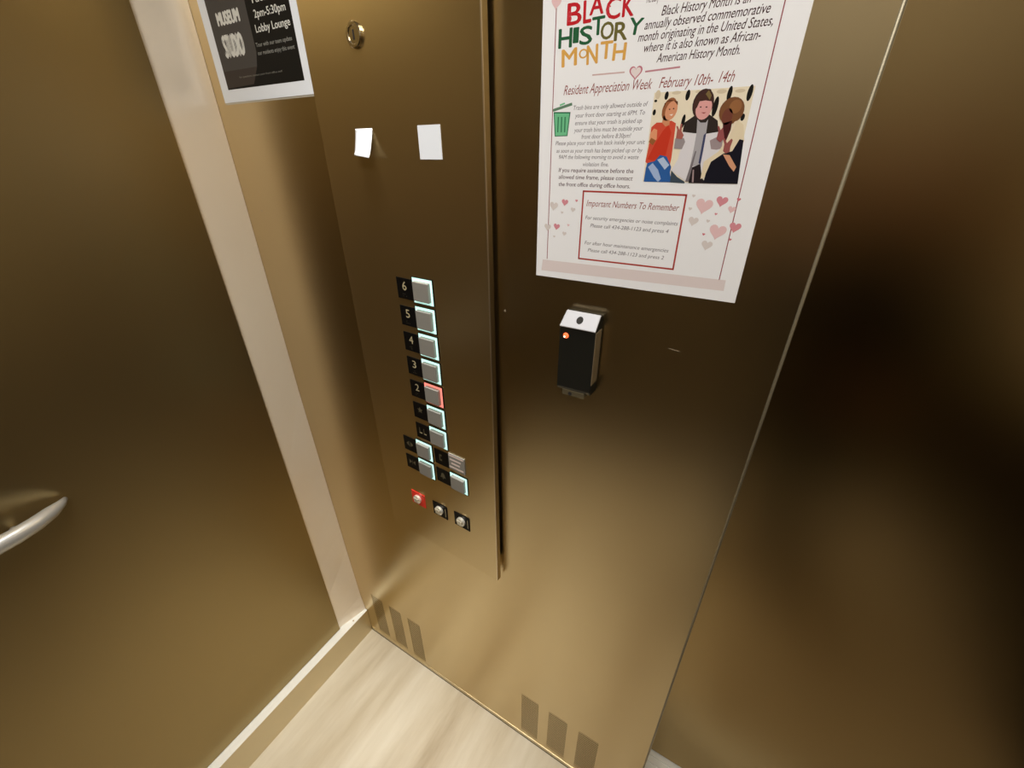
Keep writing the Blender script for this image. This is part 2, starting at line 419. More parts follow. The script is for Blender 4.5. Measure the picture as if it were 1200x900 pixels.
def number_plate(s1, ztop, symbol, m=M_ENG):
    """black plate whose right edge is s1"""
    z1 = ztop - Z0 - 0.005; z0 = z1 - 0.0405; s0 = s1 - 0.0425
    p = obj('number_plate', box(s0, s1, -0.0016, 0.0, z0, z1), M_BLK, cp, bevel=0.0008)
    cx = (s0 + s1) / 2 - 0.001; zc = z0 + 0.0215
    if symbol in '65432':
        letters('numeral', symbol, cx - 0.0052, cx + 0.0052, zc - 0.004, 0.0165, -0.0018, m, p, (0, 0, 0), fit=True, offset=0.01)
        pr = Print()
        for i in range(5):
            if (ord(symbol) * 7 + i * 3) % 4: pr.disc(cx - 0.005 + (i // 2) * 0.004, z0 + 0.006 + (i % 2) * 0.004, 0.0008, 0.0008, -0.0018, M_ENGD, 8)
        pr.build('braille_dots', p, (0, 0, 0))
        return
    pr = Print(); y = -0.0018
    if symbol == 'star':
        pts = [(cx + (0.0085 if i % 2 == 0 else 0.0036) * math.sin(math.pi * i / 5), zc + 0.002 + (0.0085 if i % 2 == 0 else 0.0036) * math.cos(math.pi * i / 5)) for i in range(10)]
        pr.poly(pts, y, M_ENGD)
    elif symbol == 'open':
        pr.poly([(cx - 0.011, zc), (cx - 0.003, zc - 0.007), (cx - 0.003, zc + 0.007)], y, m)
        pr.poly([(cx + 0.011, zc), (cx + 0.003, zc + 0.007), (cx + 0.003, zc - 0.007)], y, m)
        pr.line((cx, zc - 0.008), (cx, zc + 0.008), 0.0012, y, m)
    elif symbol == 'close':
        pr.poly([(cx - 0.002, zc), (cx - 0.010, zc - 0.007), (cx - 0.010, zc + 0.007)], y, m)
        pr.poly([(cx + 0.002, zc), (cx + 0.010, zc + 0.007), (cx + 0.010, zc - 0.007)], y, m)
        pr.line((cx, zc - 0.008), (cx, zc + 0.008), 0.0012, y, m)
    elif symbol == 'bell':
        pr.poly([(cx - 0.009, zc - 0.005), (cx + 0.009, zc - 0.005), (cx + 0.006, zc - 0.001), (cx + 0.005, zc + 0.005), (cx + 0.002, zc + 0.009), (cx - 0.002, zc + 0.009), (cx - 0.005, zc + 0.005), (cx - 0.006, zc - 0.001)], y, m)
        pr.disc(cx, zc - 0.0075, 0.002, 0.0017, y, m)
    elif symbol == 'phone':
        pr.line((cx - 0.004, zc + 0.008), (cx - 0.004, zc - 0.008), 0.003, y, m)
        pr.poly([(cx - 0.005, zc + 0.009), (cx + 0.002, zc + 0.009), (cx + 0.002, zc + 0.004), (cx - 0.005, zc + 0.005)], y, m)
        pr.poly([(cx - 0.005, zc - 0.009), (cx + 0.002, zc - 0.009), (cx + 0.002, zc - 0.004), (cx - 0.005, zc - 0.005)], y, m)
    elif symbol == 'lobby':
        pr.line((cx - 0.009, zc + 0.008), (cx - 0.009, zc - 0.006), 0.0022, y, M_ENGD); pr.line((cx - 0.010, zc - 0.006), (cx - 0.002, zc - 0.006), 0.003, y, m)
        pr.line((cx + 0.004, zc + 0.008), (cx + 0.004, zc - 0.006), 0.0022, y, M_ENGD); pr.line((cx + 0.003, zc - 0.006), (cx + 0.011, zc - 0.006), 0.003, y, m)
    pr.build('symbol', p, (0, 0, 0))
C0 = 0.1883
ROWS = [1.486 - 0.0545 * k for k in range(9)]
for k, sym in enumerate(['6', '5', '4', '3', '2', 'star', 'lobby']):
    floor_button(C0, ROWS[k], M_RING_R if sym == '2' else M_RING, 'square floor button with a red lit border' if sym == '2' else None)
    number_plate(C0, ROWS[k], sym)
for k, sym in ((7, 'open'), (8, 'close')):
    floor_button(C0 - SQW - 0.0005, ROWS[k] - 0.001, M_RING, 'square door button with a pale lit border')
    number_plate(C0 - SQW - 0.0005, ROWS[k] - 0.001, sym, M_ENGD)
# right of the foot of the column: ribbed speaker-like button and the phone button
number_plate(C0 + SQW, ROWS[7] + 0.001, 'phone', M_ENGD)
gb = obj('alarm_button', box(C0 + SQW + 0.001, C0 + SQW + 0.047, -0.003, 0, ROWS[7] - Z0 - 0.0415, ROWS[7] - Z0 + 0.002), M_BCAP, cp, bevel=0.001)
tag(gb, 'unlit grey square button with white printed lines')
pr = Print()
for i, (a, b) in enumerate(((0.003, 0.044), (0.005, 0.037), (0.009, 0.034), (0.003, 0.044))):
    zc = ROWS[7] - Z0 - 0.002 - i * 0.0105
    pr.line((C0 + SQW + a, zc), (C0 + SQW + b, zc), 0.0048, -0.0033, ink(225, 208, 200))
pr.build('printed_lines', gb, (0, 0, 0))
number_plate(C0 + SQW, ROWS[8] + 0.002, 'bell', M_ENGD)
floor_button(C0 + SQW + 0.0005, ROWS[8] + 0.002, M_RING, 'square call button with a pale lit border')
# three key switches under the buttons
for s0, z1, m, lab in ((0.0945, 0.926, M_REDPL, 'red plated key switch'), (0.1685, 0.9275, M_BLK, None), (0.2385, 0.930, M_BLK, None)):
    z1 -= Z0
    k = obj('key_switch', box(s0, s0 + 0.047, -0.0016, 0, z1 - 0.0425, z1), m, cp, bevel=0.001)
    if lab: tag(k, lab)
    cx, cz = s0 + 0.0225, z1 - 0.0205
    cyl_ = obj('lock_barrel', ring_y(bmesh.new(), cx, cz, -0.008, -0.0015, 0.0120, 0.0085), M_LOCK, k, smooth=False)
    bm = cyl(bmesh.new(), (cx, -0.0065, cz), 'y', 0.0085, 0.005)
    obj('lock_core', bm, M_KEY, k)
    bm = bmesh.new()
    for q in (-1, 0, 1): bx(bm, cx + q * 0.0048 - 0.0016, cx + q * 0.0048 + 0.0016, -0.0105, -0.0063, cz - 0.006, cz + 0.006)
    tag(obj('lock_ward', bm, M_LOCK, k), kind='stuff')
    pr = Print()
    im = ink(235, 225, 210)
    if m is M_BLK:
        pr.line((s0 + 0.0415, z1 - 0.008), (s0 + 0.0415, z1 - 0.034), 0.0018, -0.0018, M_ENG)
        pr.build('plate_mark', k, (0, 0, 0))

# round key lock high on the panel
kx, kz = 0.127, 1.8385 - Z0
k = obj('key_lock', ring_y(bmesh.new(), kx, kz, -0.0045, 0, 0.0165, 0.0105), M_KEY, cp, smooth=False)
tag(k, 'round brassy key lock')
bm = cyl(bmesh.new(), (kx, -0.003, kz), 'y', 0.0105, 0.003)
obj('lock_core', bm, M_KEY, k)
obj('key_slot', box(kx - 0.0013, kx + 0.0013, -0.0036, -0.0029, kz - 0.006, kz + 0.006), M_DARK, k)

# ------------------------------------------------------------------ small white paper labels stuck on the panel
def panel_point(s, z, off):
    c_, s_ = math.cos(ANG), math.sin(ANG)
    return Vector((HX + s * c_ + off * s_ * -1, HY + s * s_ + off * c_, z))
fl_ = obj('paper_label', box(0, 0.0455, -0.0008, -0.0003, 0, 0.045), M_PAPER2)
fl_.location = panel_point(0.2375, 1.6750, 0); fl_.rotation_euler = (0, 0, ANG)
tag(fl_, 'small flat white paper label on the steel panel, right one of the pair', 'label', 'paper labels above the buttons')
bm = bmesh.new(); R = []
for i in range(15):
    v = i / 14; row = []
    for j in range(9):
        u = j / 8
        lift = 0.017 * max(0, v - 0.05) ** 1.15
        curl = 0.008 * max(0, v - 0.75) / 0.25
        x = 0.0415 * u + 0.002 * v; z = 0.0425 * (1 - v) + curl * 0.5
        row.append(bm.verts.new((x, -0.0006 - lift * (0.75 + 0.3 * u), z - 0.004 * v * u)))
    R.append(row)
for a, b in zip(R, R[1:]):
    for j in range(8): bm.faces.new((a[j], b[j], b[j + 1], a[j + 1]))
cl = obj('paper_label', bm, M_PAPER2, smooth=True)
md = cl.modifiers.new('thick', 'SOLIDIFY'); md.thickness = 0.0004
cl.location = panel_point(0.0945, 1.6770, 0); cl.rotation_euler = (0, 0, ANG)
tag(cl, 'small white paper label peeling away at its lower edge, left one of the pair', 'label', 'paper labels above the buttons')

# ------------------------------------------------------------------ black reader on the wall
rd = empty('card_reader', (0.789, 0.0, 1.345))
tag(rd, 'black box reader with silver top and red light on the wall under the large notice', 'card reader')
bm = bmesh.new()
x0, x1 = -0.0275, 0.0295
prof = [(0, 0), (-0.026, 0.002), (-0.030, 0.008), (-0.030, 0.1090), (-0.012, 0.1285), (0, 0.1285)]
A = [bm.verts.new((x0, y, z)) for y, z in prof]; B = [bm.verts.new((x1, y, z)) for y, z in prof]
for i in range(len(prof)):
    j = (i + 1) % len(prof); bm.faces.new((A[i], A[j], B[j], B[i]))
bm.faces.new(A[::-1]); bm.faces.new(B)
bmesh.ops.recalc_face_normals(bm, faces=bm.faces)
obj('housing', bm, M_BODY, rd, bevel=0.0015)
# cap plate on the sloping top
a = Vector((0, -0.0310, 0.1095)); b = Vector((0, -0.0115, 0.1300)); n = Vector((0, -(b.z - a.z), (b.y - a.y))).normalized() * 0.0022
bm = bmesh.new()
L0 = [bm.verts.new((x, p.y, p.z)) for x, p in ((x0, a), (x1, a), (x1, b), (x0 + 0.003, b))]
L1 = [bm.verts.new((x, p.y, p.z)) for x, p in ((x0, a + n), (x1, a + n), (x1, b + n), (x0 + 0.003, b + n))]
bm.faces.new(L0[::-1]); bm.faces.new(L1)
for i in range(4): bm.faces.new((L0[i], L0[(i + 1) % 4], L1[(i + 1) % 4], L1[i]))
bmesh.ops.recalc_face_normals(bm, faces=bm.faces)
cap = obj('top_cap', bm, M_CAPM, rd, bevel=0.0012); tag(cap, 'silver sloping cap')
mid = (a + b) / 2 + n * 1.02; bm = bmesh.new()
ud = (b - a).normalized(); vs = []
for i in range(20):
    t = 2 * math.pi * i / 20; p = mid + Vector((1, 0, 0)) * 0.0052 * math.cos(t) + ud * 0.0062 * math.sin(t)
    vs.append(bm.verts.new(p + Vector((0.001, 0, 0))))
bm.faces.new(vs)
o = bmesh.ops.extrude_face_region(bm, geom=bm.faces[:])
bmesh.ops.translate(bm, verts=[g for g in o['geom'] if isinstance(g, bmesh.types.BMVert)], vec=n * 0.06)
bmesh.ops.recalc_face_normals(bm, faces=bm.faces)
obj('cap_hole', bm, M_DARK, cap)
bm = bmesh.new(); bmesh.ops.create_uvsphere(bm, u_segments=16, v_segments=10, radius=0.0045)
bmesh.ops.scale(bm, vec=(1, 0.45, 1), verts=bm.verts); bmesh.ops.translate(bm, verts=bm.verts, vec=(-0.0165, -0.0302, 0.0965))
led = obj('indicator_light', bm, M_LED, rd, smooth=True)
bm = bmesh.new(); bmesh.ops.create_uvsphere(bm, u_segments=12, v_segments=8, radius=0.0016)
bmesh.ops.translate(bm, verts=bm.verts, vec=(-0.018, -0.0318, 0.0950))
obj('light_core', bm, M_LEDW, led)
obj('side_edge', box(x1 - 0.0005, x1 + 0.0010, -0.029, -0.006, 0.022, 0.108), mat('brown_reader_edge', (0.16, 0.12, 0.07), 0.4), rd)
bc = obj('bottom_clip', box(-0.018, 0.020, -0.0285, -0.004, -0.006, 0.004), mat('dull_clip', (0.18, 0.15, 0.09), 0.45, 0.6), rd, bevel=0.001)
obj('clip_screw', cyl(bmesh.new(), (-0.004, -0.0292, -0.0020), 'y', 0.0032, 0.002, 14), M_DARK, bc)

# ------------------------------------------------------------------ handrail on the left wall
def tube(name, path, r, m, parent, sq=1.0, n=20):
    bm = bmesh.new(); rings = []
    for i, p in enumerate(path):
        p = Vector(p[:3]); rr = path[i][3] if len(path[i]) > 3 else r
        q = Vector(path[min(i + 1, len(path) - 1)][:3]) - Vector(path[max(i - 1, 0)][:3]); q.normalize()
        u = Vector((0, 0, 1)); s_ = q.cross(u).normalized()
        rings.append([bm.verts.new(p + u * rr * math.sin(2 * math.pi * k / n) + s_ * rr * sq * math.cos(2 * math.pi * k / n)) for k in range(n)])
    for a_, b_ in zip(rings, rings[1:]):
        for k in range(n): bm.faces.new((a_[k], a_[(k + 1) % n], b_[(k + 1) % n], b_[k]))
    bm.faces.new(rings[0]); bm.faces.new(rings[-1][::-1])
    bmesh.ops.recalc_face_normals(bm, faces=bm.faces)
    return obj(name, bm, m, parent, smooth=True)
hr = empty('handrail', (-0.028, -0.52, 1.10))
tag(hr, 'satin steel handrail with a tapered end on the left steel wall', 'handrail')
def rel(p): return (p[0] + 0.028, p[1] + 0.52, p[2] - 1.10) + tuple(p[3:])
path = [(0.034, -1.42, 1.118, 0.0145), (0.034, -0.66, 1.118, 0.0145), (0.033, -0.615, 1.118, 0.0145), (0.028, -0.580, 1.118, 0.0142),
        (0.018, -0.552, 1.117, 0.0134), (0.005, -0.528, 1.117, 0.0118), (-0.009, -0.511, 1.116, 0.0075), (-0.020, -0.502, 1.116, 0.0040)]
tube('rail', [rel(p) for p in path], 0.0145, M_RAIL, hr)
for yy in (-0.575, -1.30):
    tube('bracket', [rel(p) for p in ((-0.028, yy, 1.100), (0.004, yy, 1.100), (0.024, yy, 1.112))], 0.006, M_RAIL, hr)

# ------------------------------------------------------------------ the person taking the picture (seen only as a dark blur in the steel)
M_SKIN = mat('skin', (0.42, 0.25, 0.17), 0.5)
M_COAT = mat('black_coat_cloth', (0.012, 0.011, 0.012), 0.85)
M_JEAN = mat('dark_trousers', (0.016, 0.017, 0.022), 0.85)
M_HAIR = mat('dark_hair', (0.015, 0.010, 0.008), 0.6)
M_SHOE = mat('black_shoe', (0.012, 0.012, 0.012), 0.5)
PF = Vector((-0.510, 0.860, 0)); PR = Vector((0.860, 0.510, 0)); PB = Vector((CAM.x, CAM.y, 0)) - PF * 0.36 + PR * 0.14
UPV = -DWN
pe = empty('person', PB)
tag(pe, 'person in a black coat holding up a phone, a dark blur mirrored in the steel', 'person')
def bp_(r, f, z): return PR * r + PF * f + Vector((0, 0, z))            # body frame, origin between the feet
def cpnt(a, b, c): return CAM + RGT * a + UPV * b + FWD * c - PB          # camera frame, for the phone and hands
def skin(name, V, E_, R, m, parent, root=0, lv=2):
    me = bpy.data.meshes.new(name); me.from_pydata([tuple(v) for v in V], E_, []); me.materials.append(m)
    o = bpy.data.objects.new(name, me); COL.objects.link(o); o.parent = parent
    sk = o.modifiers.new('skin', 'SKIN'); sk.use_smooth_shade = True
    for i, r in enumerate(R):
        d_ = me.skin_vertices[0].data[i]; d_.radius = r if isinstance(r, tuple) else (r, r); d_.use_root = (i == root)
    sb = o.modifiers.new('sub', 'SUBSURF'); sb.levels = lv; sb.render_levels = lv
    return o
WR = [cpnt(0.165, -0.075, -0.045), cpnt(-0.060, -0.085, -0.045)]
V = [bp_(0, -0.01, 0.98), bp_(0, -0.01, 1.16), bp_(0, 0, 1.34), bp_(0, -0.005, 1.46), bp_(0, 0.005, 1.53), bp_(0, 0.025, 1.60), bp_(0, 0.025, 1.68), bp_(0, 0.01, 1.745)]
R = [(0.15, 0.11), (0.13, 0.095), (0.16, 0.105), (0.085, 0.075), 0.055, (0.070, 0.085), (0.078, 0.095), (0.05, 0.06)]
E_ = [(i, i + 1) for i in range(7)]
for sgn, wr_ in ((1, WR[0]), (-1, WR[1])):
    b0 = len(V); V += [bp_(0.19 * sgn, 0, 1.43), bp_(0.25 * sgn, 0.10, 1.20), wr_]; R += [0.052, 0.042, (0.027, 0.022)]
    E_ += [(2, b0), (b0, b0 + 1), (b0 + 1, b0 + 2)]
for sgn in (1, -1):
    b0 = len(V); V += [bp_(0.095 * sgn, 0, 0.88), bp_(0.10 * sgn, 0.03, 0.50), bp_(0.105 * sgn, -0.02, 0.09)]; R += [0.085, 0.055, 0.038]
    E_ += [(0, b0), (b0, b0 + 1), (b0 + 1, b0 + 2)]
body = skin('body', V, E_, R, M_SKIN, pe)
# coat and trousers follow the body
Vc = [bp_(0, -0.01, 0.74), bp_(0, -0.01, 0.98), bp_(0, -0.01, 1.16), bp_(0, 0, 1.34), bp_(0, 0, 1.45), bp_(0, 0, 1.505)]
Rc = [(0.205, 0.15), (0.19, 0.145), (0.17, 0.13), (0.19, 0.13), (0.12, 0.10), (0.078, 0.078)]
Ec = [(i, i + 1) for i in range(5)]
for sgn, wr_ in ((1, WR[0]), (-1, WR[1])):
    b0 = len(Vc); el_ = bp_(0.25 * sgn, 0.10, 1.20); Vc += [bp_(0.19 * sgn, 0, 1.43), el_, el_ + (wr_ - el_) * 0.86]; Rc += [0.075, 0.060, 0.044]
    Ec += [(3, b0), (b0, b0 + 1), (b0 + 1, b0 + 2)]
skin('coat', Vc, Ec, Rc, M_COAT, pe)
Vt = [bp_(0, -0.01, 0.90)]; Rt = [(0.15, 0.11)]; Et = []
for sgn in (1, -1):
    b0 = len(Vt); Vt += [bp_(0.097 * sgn, 0, 0.80), bp_(0.10 * sgn, 0.03, 0.50), bp_(0.105 * sgn, -0.015, 0.10)]; Rt += [0.105, 0.078, 0.062]
    Et += [(0, b0), (b0, b0 + 1), (b0 + 1, b0 + 2)]
skin('trousers', Vt, Et, Rt, M_JEAN, pe)
for sgn in (1, -1):
    skin('shoe', [bp_(0.105 * sgn, -0.05, 0.045), bp_(0.108 * sgn, 0.05, 0.042), bp_(0.115 * sgn, 0.15, 0.034)], [(0, 1), (1, 2)], [0.042, 0.040, (0.042, 0.030)], M_SHOE, pe)
skin('hair', [bp_(0, -0.035, 1.58), bp_(0, -0.030, 1.68), bp_(0, -0.005, 1.765)], [(0, 1), (1, 2)], [(0.072, 0.055), (0.094, 0.082), (0.062, 0.062)], M_HAIR, pe)
skin('nose', [bp_(0, 0.108, 1.665), bp_(0, 0.128, 1.635), bp_(0, 0.112, 1.625)], [(0, 1), (1, 2)], [0.008, 0.013, 0.010], M_SKIN, body, lv=1)
skin('mouth', [bp_(-0.022, 0.104, 1.595), bp_(0, 0.112, 1.594), bp_(0.022, 0.104, 1.595)], [(0, 1), (1, 2)], [0.004, 0.006, 0.004], mat('lips', (0.35, 0.12, 0.10), 0.5), body, lv=1)
for sgn in (1, -1):
    skin('ear', [bp_(0.080 * sgn, 0.005, 1.625), bp_(0.086 * sgn, 0.0, 1.660)], [(0, 1)], [0.010, 0.014], M_SKIN, body, lv=1)
    bm = bmesh.new(); bmesh.ops.create_uvsphere(bm, u_segments=12, v_segments=8, radius=0.012); bmesh.ops.translate(bm, verts=bm.verts, vec=bp_(0.032 * sgn, 0.100, 1.665))
    obj('eye', bm, mat('eye_dark', (0.05, 0.03, 0.02), 0.2), body, smooth=True)
# hands: palm behind the phone edge, four fingers curling round the back, thumb on the screen side
for sgn, a0, wr_ in ((1, 0.128, WR[0]), (-1, -0.022, WR[1])):
    palm = cpnt(a0 + 0.020 * sgn, -0.045, -0.034)
    skin('palm', [wr_, palm, cpnt(a0 + 0.014 * sgn, -0.012, -0.024)], [(0, 1), (1, 2)], [(0.026, 0.020), (0.030, 0.018), (0.024, 0.013)], M_SKIN, body)
    for k, (b_, ln_) in enumerate(((0.004, 0.92), (-0.016, 1.0), (-0.036, 0.95), (-0.055, 0.75))):
        skin('finger', [cpnt(a0 + 0.016 * sgn, b_, -0.026), cpnt(a0 + 0.010 * sgn, b_ + 0.001, -0.0145), cpnt(a0 - 0.010 * sgn * ln_, b_, -0.0105), cpnt(a0 - 0.024 * sgn * ln_, b_ - 0.001, -0.0134)], [(0, 1), (1, 2), (2, 3)], [0.0090, 0.0078, 0.0072, 0.0062], M_SKIN, body, lv=1)
    skin('thumb', [cpnt(a0 + 0.018 * sgn, -0.055, -0.038), cpnt(a0 + 0.004 * sgn, -0.038, -0.042), cpnt(a0 - 0.016 * sgn, -0.026, -0.040)], [(0, 1), (1, 2)], [0.012, 0.010, 0.008], M_SKIN, body, lv=1)
bm = bmesh.new(); bx(bm, -0.022, 0.128, -0.062, 0.014, -0.030, -0.021)
phn = obj('phone', bm, M_BLK, bevel=0.003)
phn.matrix_world = Matrix(((RGT.x, UPV.x, FWD.x, CAM.x), (RGT.y, UPV.y, FWD.y, CAM.y), (RGT.z, UPV.z, FWD.z, CAM.z), (0, 0, 0, 1)))
tag(phn, 'black phone held up in both hands by the person in the black coat', 'phone')

# ------------------------------------------------------------------ notices
def notice(name, x0, x1, z0, z1, label, y0=-0.0012, cat='poster'):
    t = empty(name, (x0, 0, z0)); tag(t, label, cat, None)
    return t
# large notice on the right
PX0, PX1, PZB, PZT = 0.7045, 0.9838, 1.5178, 1.950
po = empty('notice_poster', (PX0, 0, PZB))
tag(po, 'tall white paper notice with history month lettering, a group photo and pink hearts', 'poster')
O = (PX0, 0, PZB)
obj('paper_sheet', box(0, PX1 - PX0, -0.0012, -0.0002, 0, PZT - PZB), M_PAPER, po)
y1, y2, y3 = -0.00125, -0.00130, -0.00135
def W(u, v, y=y1): return at(u, v, y)
pr = Print()
# pale band at the bottom, thin red side lines, divider
pr.poly([W(636, 304), W(634.5, 316.5), W(848, 341), W(850.5, 328.5)], y1, ink(222, 209, 208))
rl = ink(150, 78, 86)
xl = W(645, 200)[0]; xr = W(856, 272)[0]
pr.line((xl, W(639, 303)[1]), (xl, PZT - 0.012), 0.0011, y2, rl)
pr.line((xr, W(842, 328)[1]), (xr, PZT - 0.012), 0.0011, y2, rl)
pr.line(W(694, 88), W(732, 84.6), 0.0014, y1, ink(205, 175, 172)); pr.line(W(756, 84), W(797, 78.5), 0.0016, y1, ink(190, 130, 140))
pr.build('border_print', po, O)
pr = Print(); hx, hz = W(745, 84.5)
pr.heart(hx, hz, 0.0080, y1, ink(190, 110, 125)); pr.heart(hx, hz, 0.0062, y2, ink(228, 215, 214)); pr.build('heart_outline', po, O)
pr = Print()
P1, P2, P3, P4 = ink(226, 190, 192), ink(205, 118, 128), ink(214, 205, 202), ink(212, 140, 150)
for u, v, r, m in ((825, 241, 9, P1), (846, 235.7, 6, P4), (812.4, 259, 5.5, P3), (857.5, 245.4, 4, P1), (865.8, 233.8, 2, P2), (861.4, 266.3, 6, P4), (840.8, 271.3, 9, P1), (828.2, 287.2, 6, P3),
                   (808.8, 244.6, 2, P3), (839, 250.8, 1.5, P4), (824.6, 274.5, 1.6, P2), (829.7, 259, 2, P3), (855.7, 280.7, 1.5, P2), (813, 229.5, 1.8, P3),
                   (662, 237, 4.6, P4), (675.7, 235.2, 1.8, P4), (671.5, 245.7, 3.2, P3), (649, 241.2, 6, P3), (658.7, 249, 1.8, P3), (652.4, 265.4, 4.6, P4), (666, 263.8, 1.8, P1), (661.3, 273.7, 3, P3), (641.8, 266, 5, P3), (649.5, 277, 1.6, P3), (652, 3, 6, P1)):
    x, z = W(u, v); pr.heart(x, z, r * 0.00112, y1 - 0.0001, m, -0.12)
tag(pr.build('heart_pattern', po, O), kind='stuff')
# big coloured letters, one by one
RED, PNK, GRN, OLV, GLD = ink(190, 32, 42), ink(205, 70, 80), ink(38, 92, 58), ink(105, 98, 50), ink(216, 164, 82)
for ch, a, b, h, m, rt in (('B', (664, 30), (680, 28), 25, RED, 0), ('L', (683, 27.5), (691.5, 27), 26, RED, 0.03), ('A', (690.5, 18), (706, 17), 22, RED, 0), ('C', (709, 23.5), (725, 23), 25, RED, 0), ('K', (728.5, 20), (741, 19), 24, RED, 0),
                           ('H', (654, 57), (669, 55), 22, GRN, 0), ('I', (671, 50.5), (677, 50), 17.5, GRN, 0), ('S', (678.5, 53), (692.5, 52), 21, GRN, 0), ('T', (693, 42), (707, 40), 21, GRN, 0.02), ('O', (703, 47), (717.5, 46), 20, OLV, 0), ('R', (719, 48), (733.5, 47), 21, OLV, 0), ('Y', (735, 40.5), (751, 38), 19, GRN, -0.12),
                           ('M', (658, 79), (675, 77), 20, GLD, 0.05), ('O', (678, 69), (688, 68), 11, GLD, 0), ('N', (687, 76), (699.5, 71), 22, GLD, 0.05), ('T', (702.5, 69.5), (716, 69), 20, GLD, 0), ('H', (717, 71), (731.5, 70), 19.5, GLD, -0.03)):
    xa, za = W(*a); xb, zb = W(*b)
    h_ = W(a[0], a[1] - h)[1] - za
    pxs = (xa, xb)
    letters('letter', ch, xa, xb, za, h_, y1, m, po, O, fit=True, offset=0.035, rot=rt)
    if ch in 'BC' : letters('letter_highlight', ch, xa + 0.0015, xa + (xb - xa) * 0.35, za + 0.003, h_ * 0.5, y2, PNK, po, O, fit=True)
DK, BR, GR, PB = ink(62, 30, 34), ink(140, 62, 56), ink(112, 104, 110), ink(84, 50, 62)
def ln(body, a, b, cap, m, shear=0.0, off=0.0): pxline('printed_line', body, a, b, cap, y1, m, po, O, shear=shear, offset=off)
ln('The Story', (757, 3.2), (772, 1.5), 0.0072, DK, 0.2)
ln('Black History Month is an', (774.8, 18.3), (880, 2.6), 0.0080, DK, 0.28, 0.006)
ln('annually observed commemorative', (755, 34.5), (902, 15), 0.0080, DK, 0.28, 0.006)
ln('month originating in the United States,', (747.3, 48.6), (905, 30), 0.0080, DK, 0.28, 0.006)
ln('where it is also known as African-', (754.3, 61.4), (890.7, 45.8), 0.0080, DK, 0.28, 0.006)
ln('American History Month.', (769, 73.3), (866.5, 63.3), 0.0080, DK, 0.28, 0.006)
ln('Resident Appreciation Week', (660.4, 111.5), (763.7, 104), 0.0098, BR, 0.35)
ln('February 10th-', (772, 103.2), (835, 98.6), 0.0098, BR, 0.35)
ln('14th', (841.7, 97.0), (860, 95.2), 0.0098, BR, 0.35)
for t_, a, b in (('Trash bins are only allowed outside of', (672, 128.4), (759, 125)), ('your front door starting at 6PM. To', (673.8, 137.8), (755.5, 134.3)),
                 ('ensure that your trash is picked up', (673.8, 146.5), (752, 144)), ('your trash bins must be outside your', (672.7, 154.7), (753, 153)),
                 ('front door before 8:30pm!', (681.4, 162.3), (739, 161.7)), ('Please place your trash bin back inside your unit', (651, 170.4), (755.5, 168.7)),
                 ('as soon as your trash has been picked up or by', (652, 178.7), (752.6, 178.7)), ('9AM the following morning to avoid a waste', (655, 185.7), (748, 187)), ('violation fine.', (683, 194.7), (713, 195))):
    ln(t_, a, b, 0.0047, GR, 0.2)
for t_, a, b in (('If you require assistance before the', (654.6, 201.4), (742, 203)), ('allowed time frame, please contact', (654.6, 209.6), (741, 211.3)), ('the front office during office hours.', (654.6, 217.8), (738, 220.7))):
    ln(t_, a, b, 0.0048, PB, 0.1, 0.012)
# red box and its lines
pr = Print(); rb = ink(168, 58, 52); bxl = W(681, 263)[0]; bxr = W(796.5, 272)[0]; bzt = (W(684.6, 224)[1] + W(804.8, 228.8)[1]) / 2; bzb = (W(677.6, 302.6)[1] + W(788, 315.7)[1]) / 2
for p, q in (((bxl - .001, bzt), (bxr + .001, bzt)), ((bxl - .001, bzb), (bxr + .001, bzb)), ((bxl, bzb), (bxl, bzt)), ((bxr, bzb), (bxr, bzt))): pr.line(p, q, 0.0021, y1, rb)
pr.build('red_box', po, O)
ln('Important Numbers To Remember', (687, 241.5), (795.4, 247.4), 0.0078, BR, 0.3)
ln('For security emergencies or noise complaints', (685.8, 257.0), (794, 264.2), 0.0046, GR, 0.2)
ln('Please call 434-288-1123 and press 4', (691.6, 266), (783, 273.5), 0.0046, GR, 0.2)
ln('For after hour maintenance emergencies', (685, 285.8), (783, 296.3), 0.0046, GR, 0.2)
ln('Please call 434-288-1123 and press 2', (688.7, 294.5), (777.4, 304.4), 0.0046, GR, 0.2)
# green bin
pr = Print(); g1, g2 = ink(112, 190, 142), ink(42, 110, 78)
pr.poly([W(648.8, 131.3), W(650, 160), W(665, 159.5), W(668.6, 131.3)], y1, g2)
pr.poly([W(650, 133), W(651, 159), W(664.2, 158.5), W(667.2, 133)], y2, g1)
for u in (654.3, 658.3, 662.3): pr.line(W(u, 137), W(u - 0.6, 155), 0.0015, y3, g2)
pr.line(W(648, 129.5), W(670.5, 121.8), 0.0030, y1, ink(95, 130, 105)); pr.line(W(656, 123.5), W(662, 121), 0.0018, y1, g1)
pr.build('bin_print', po, O)
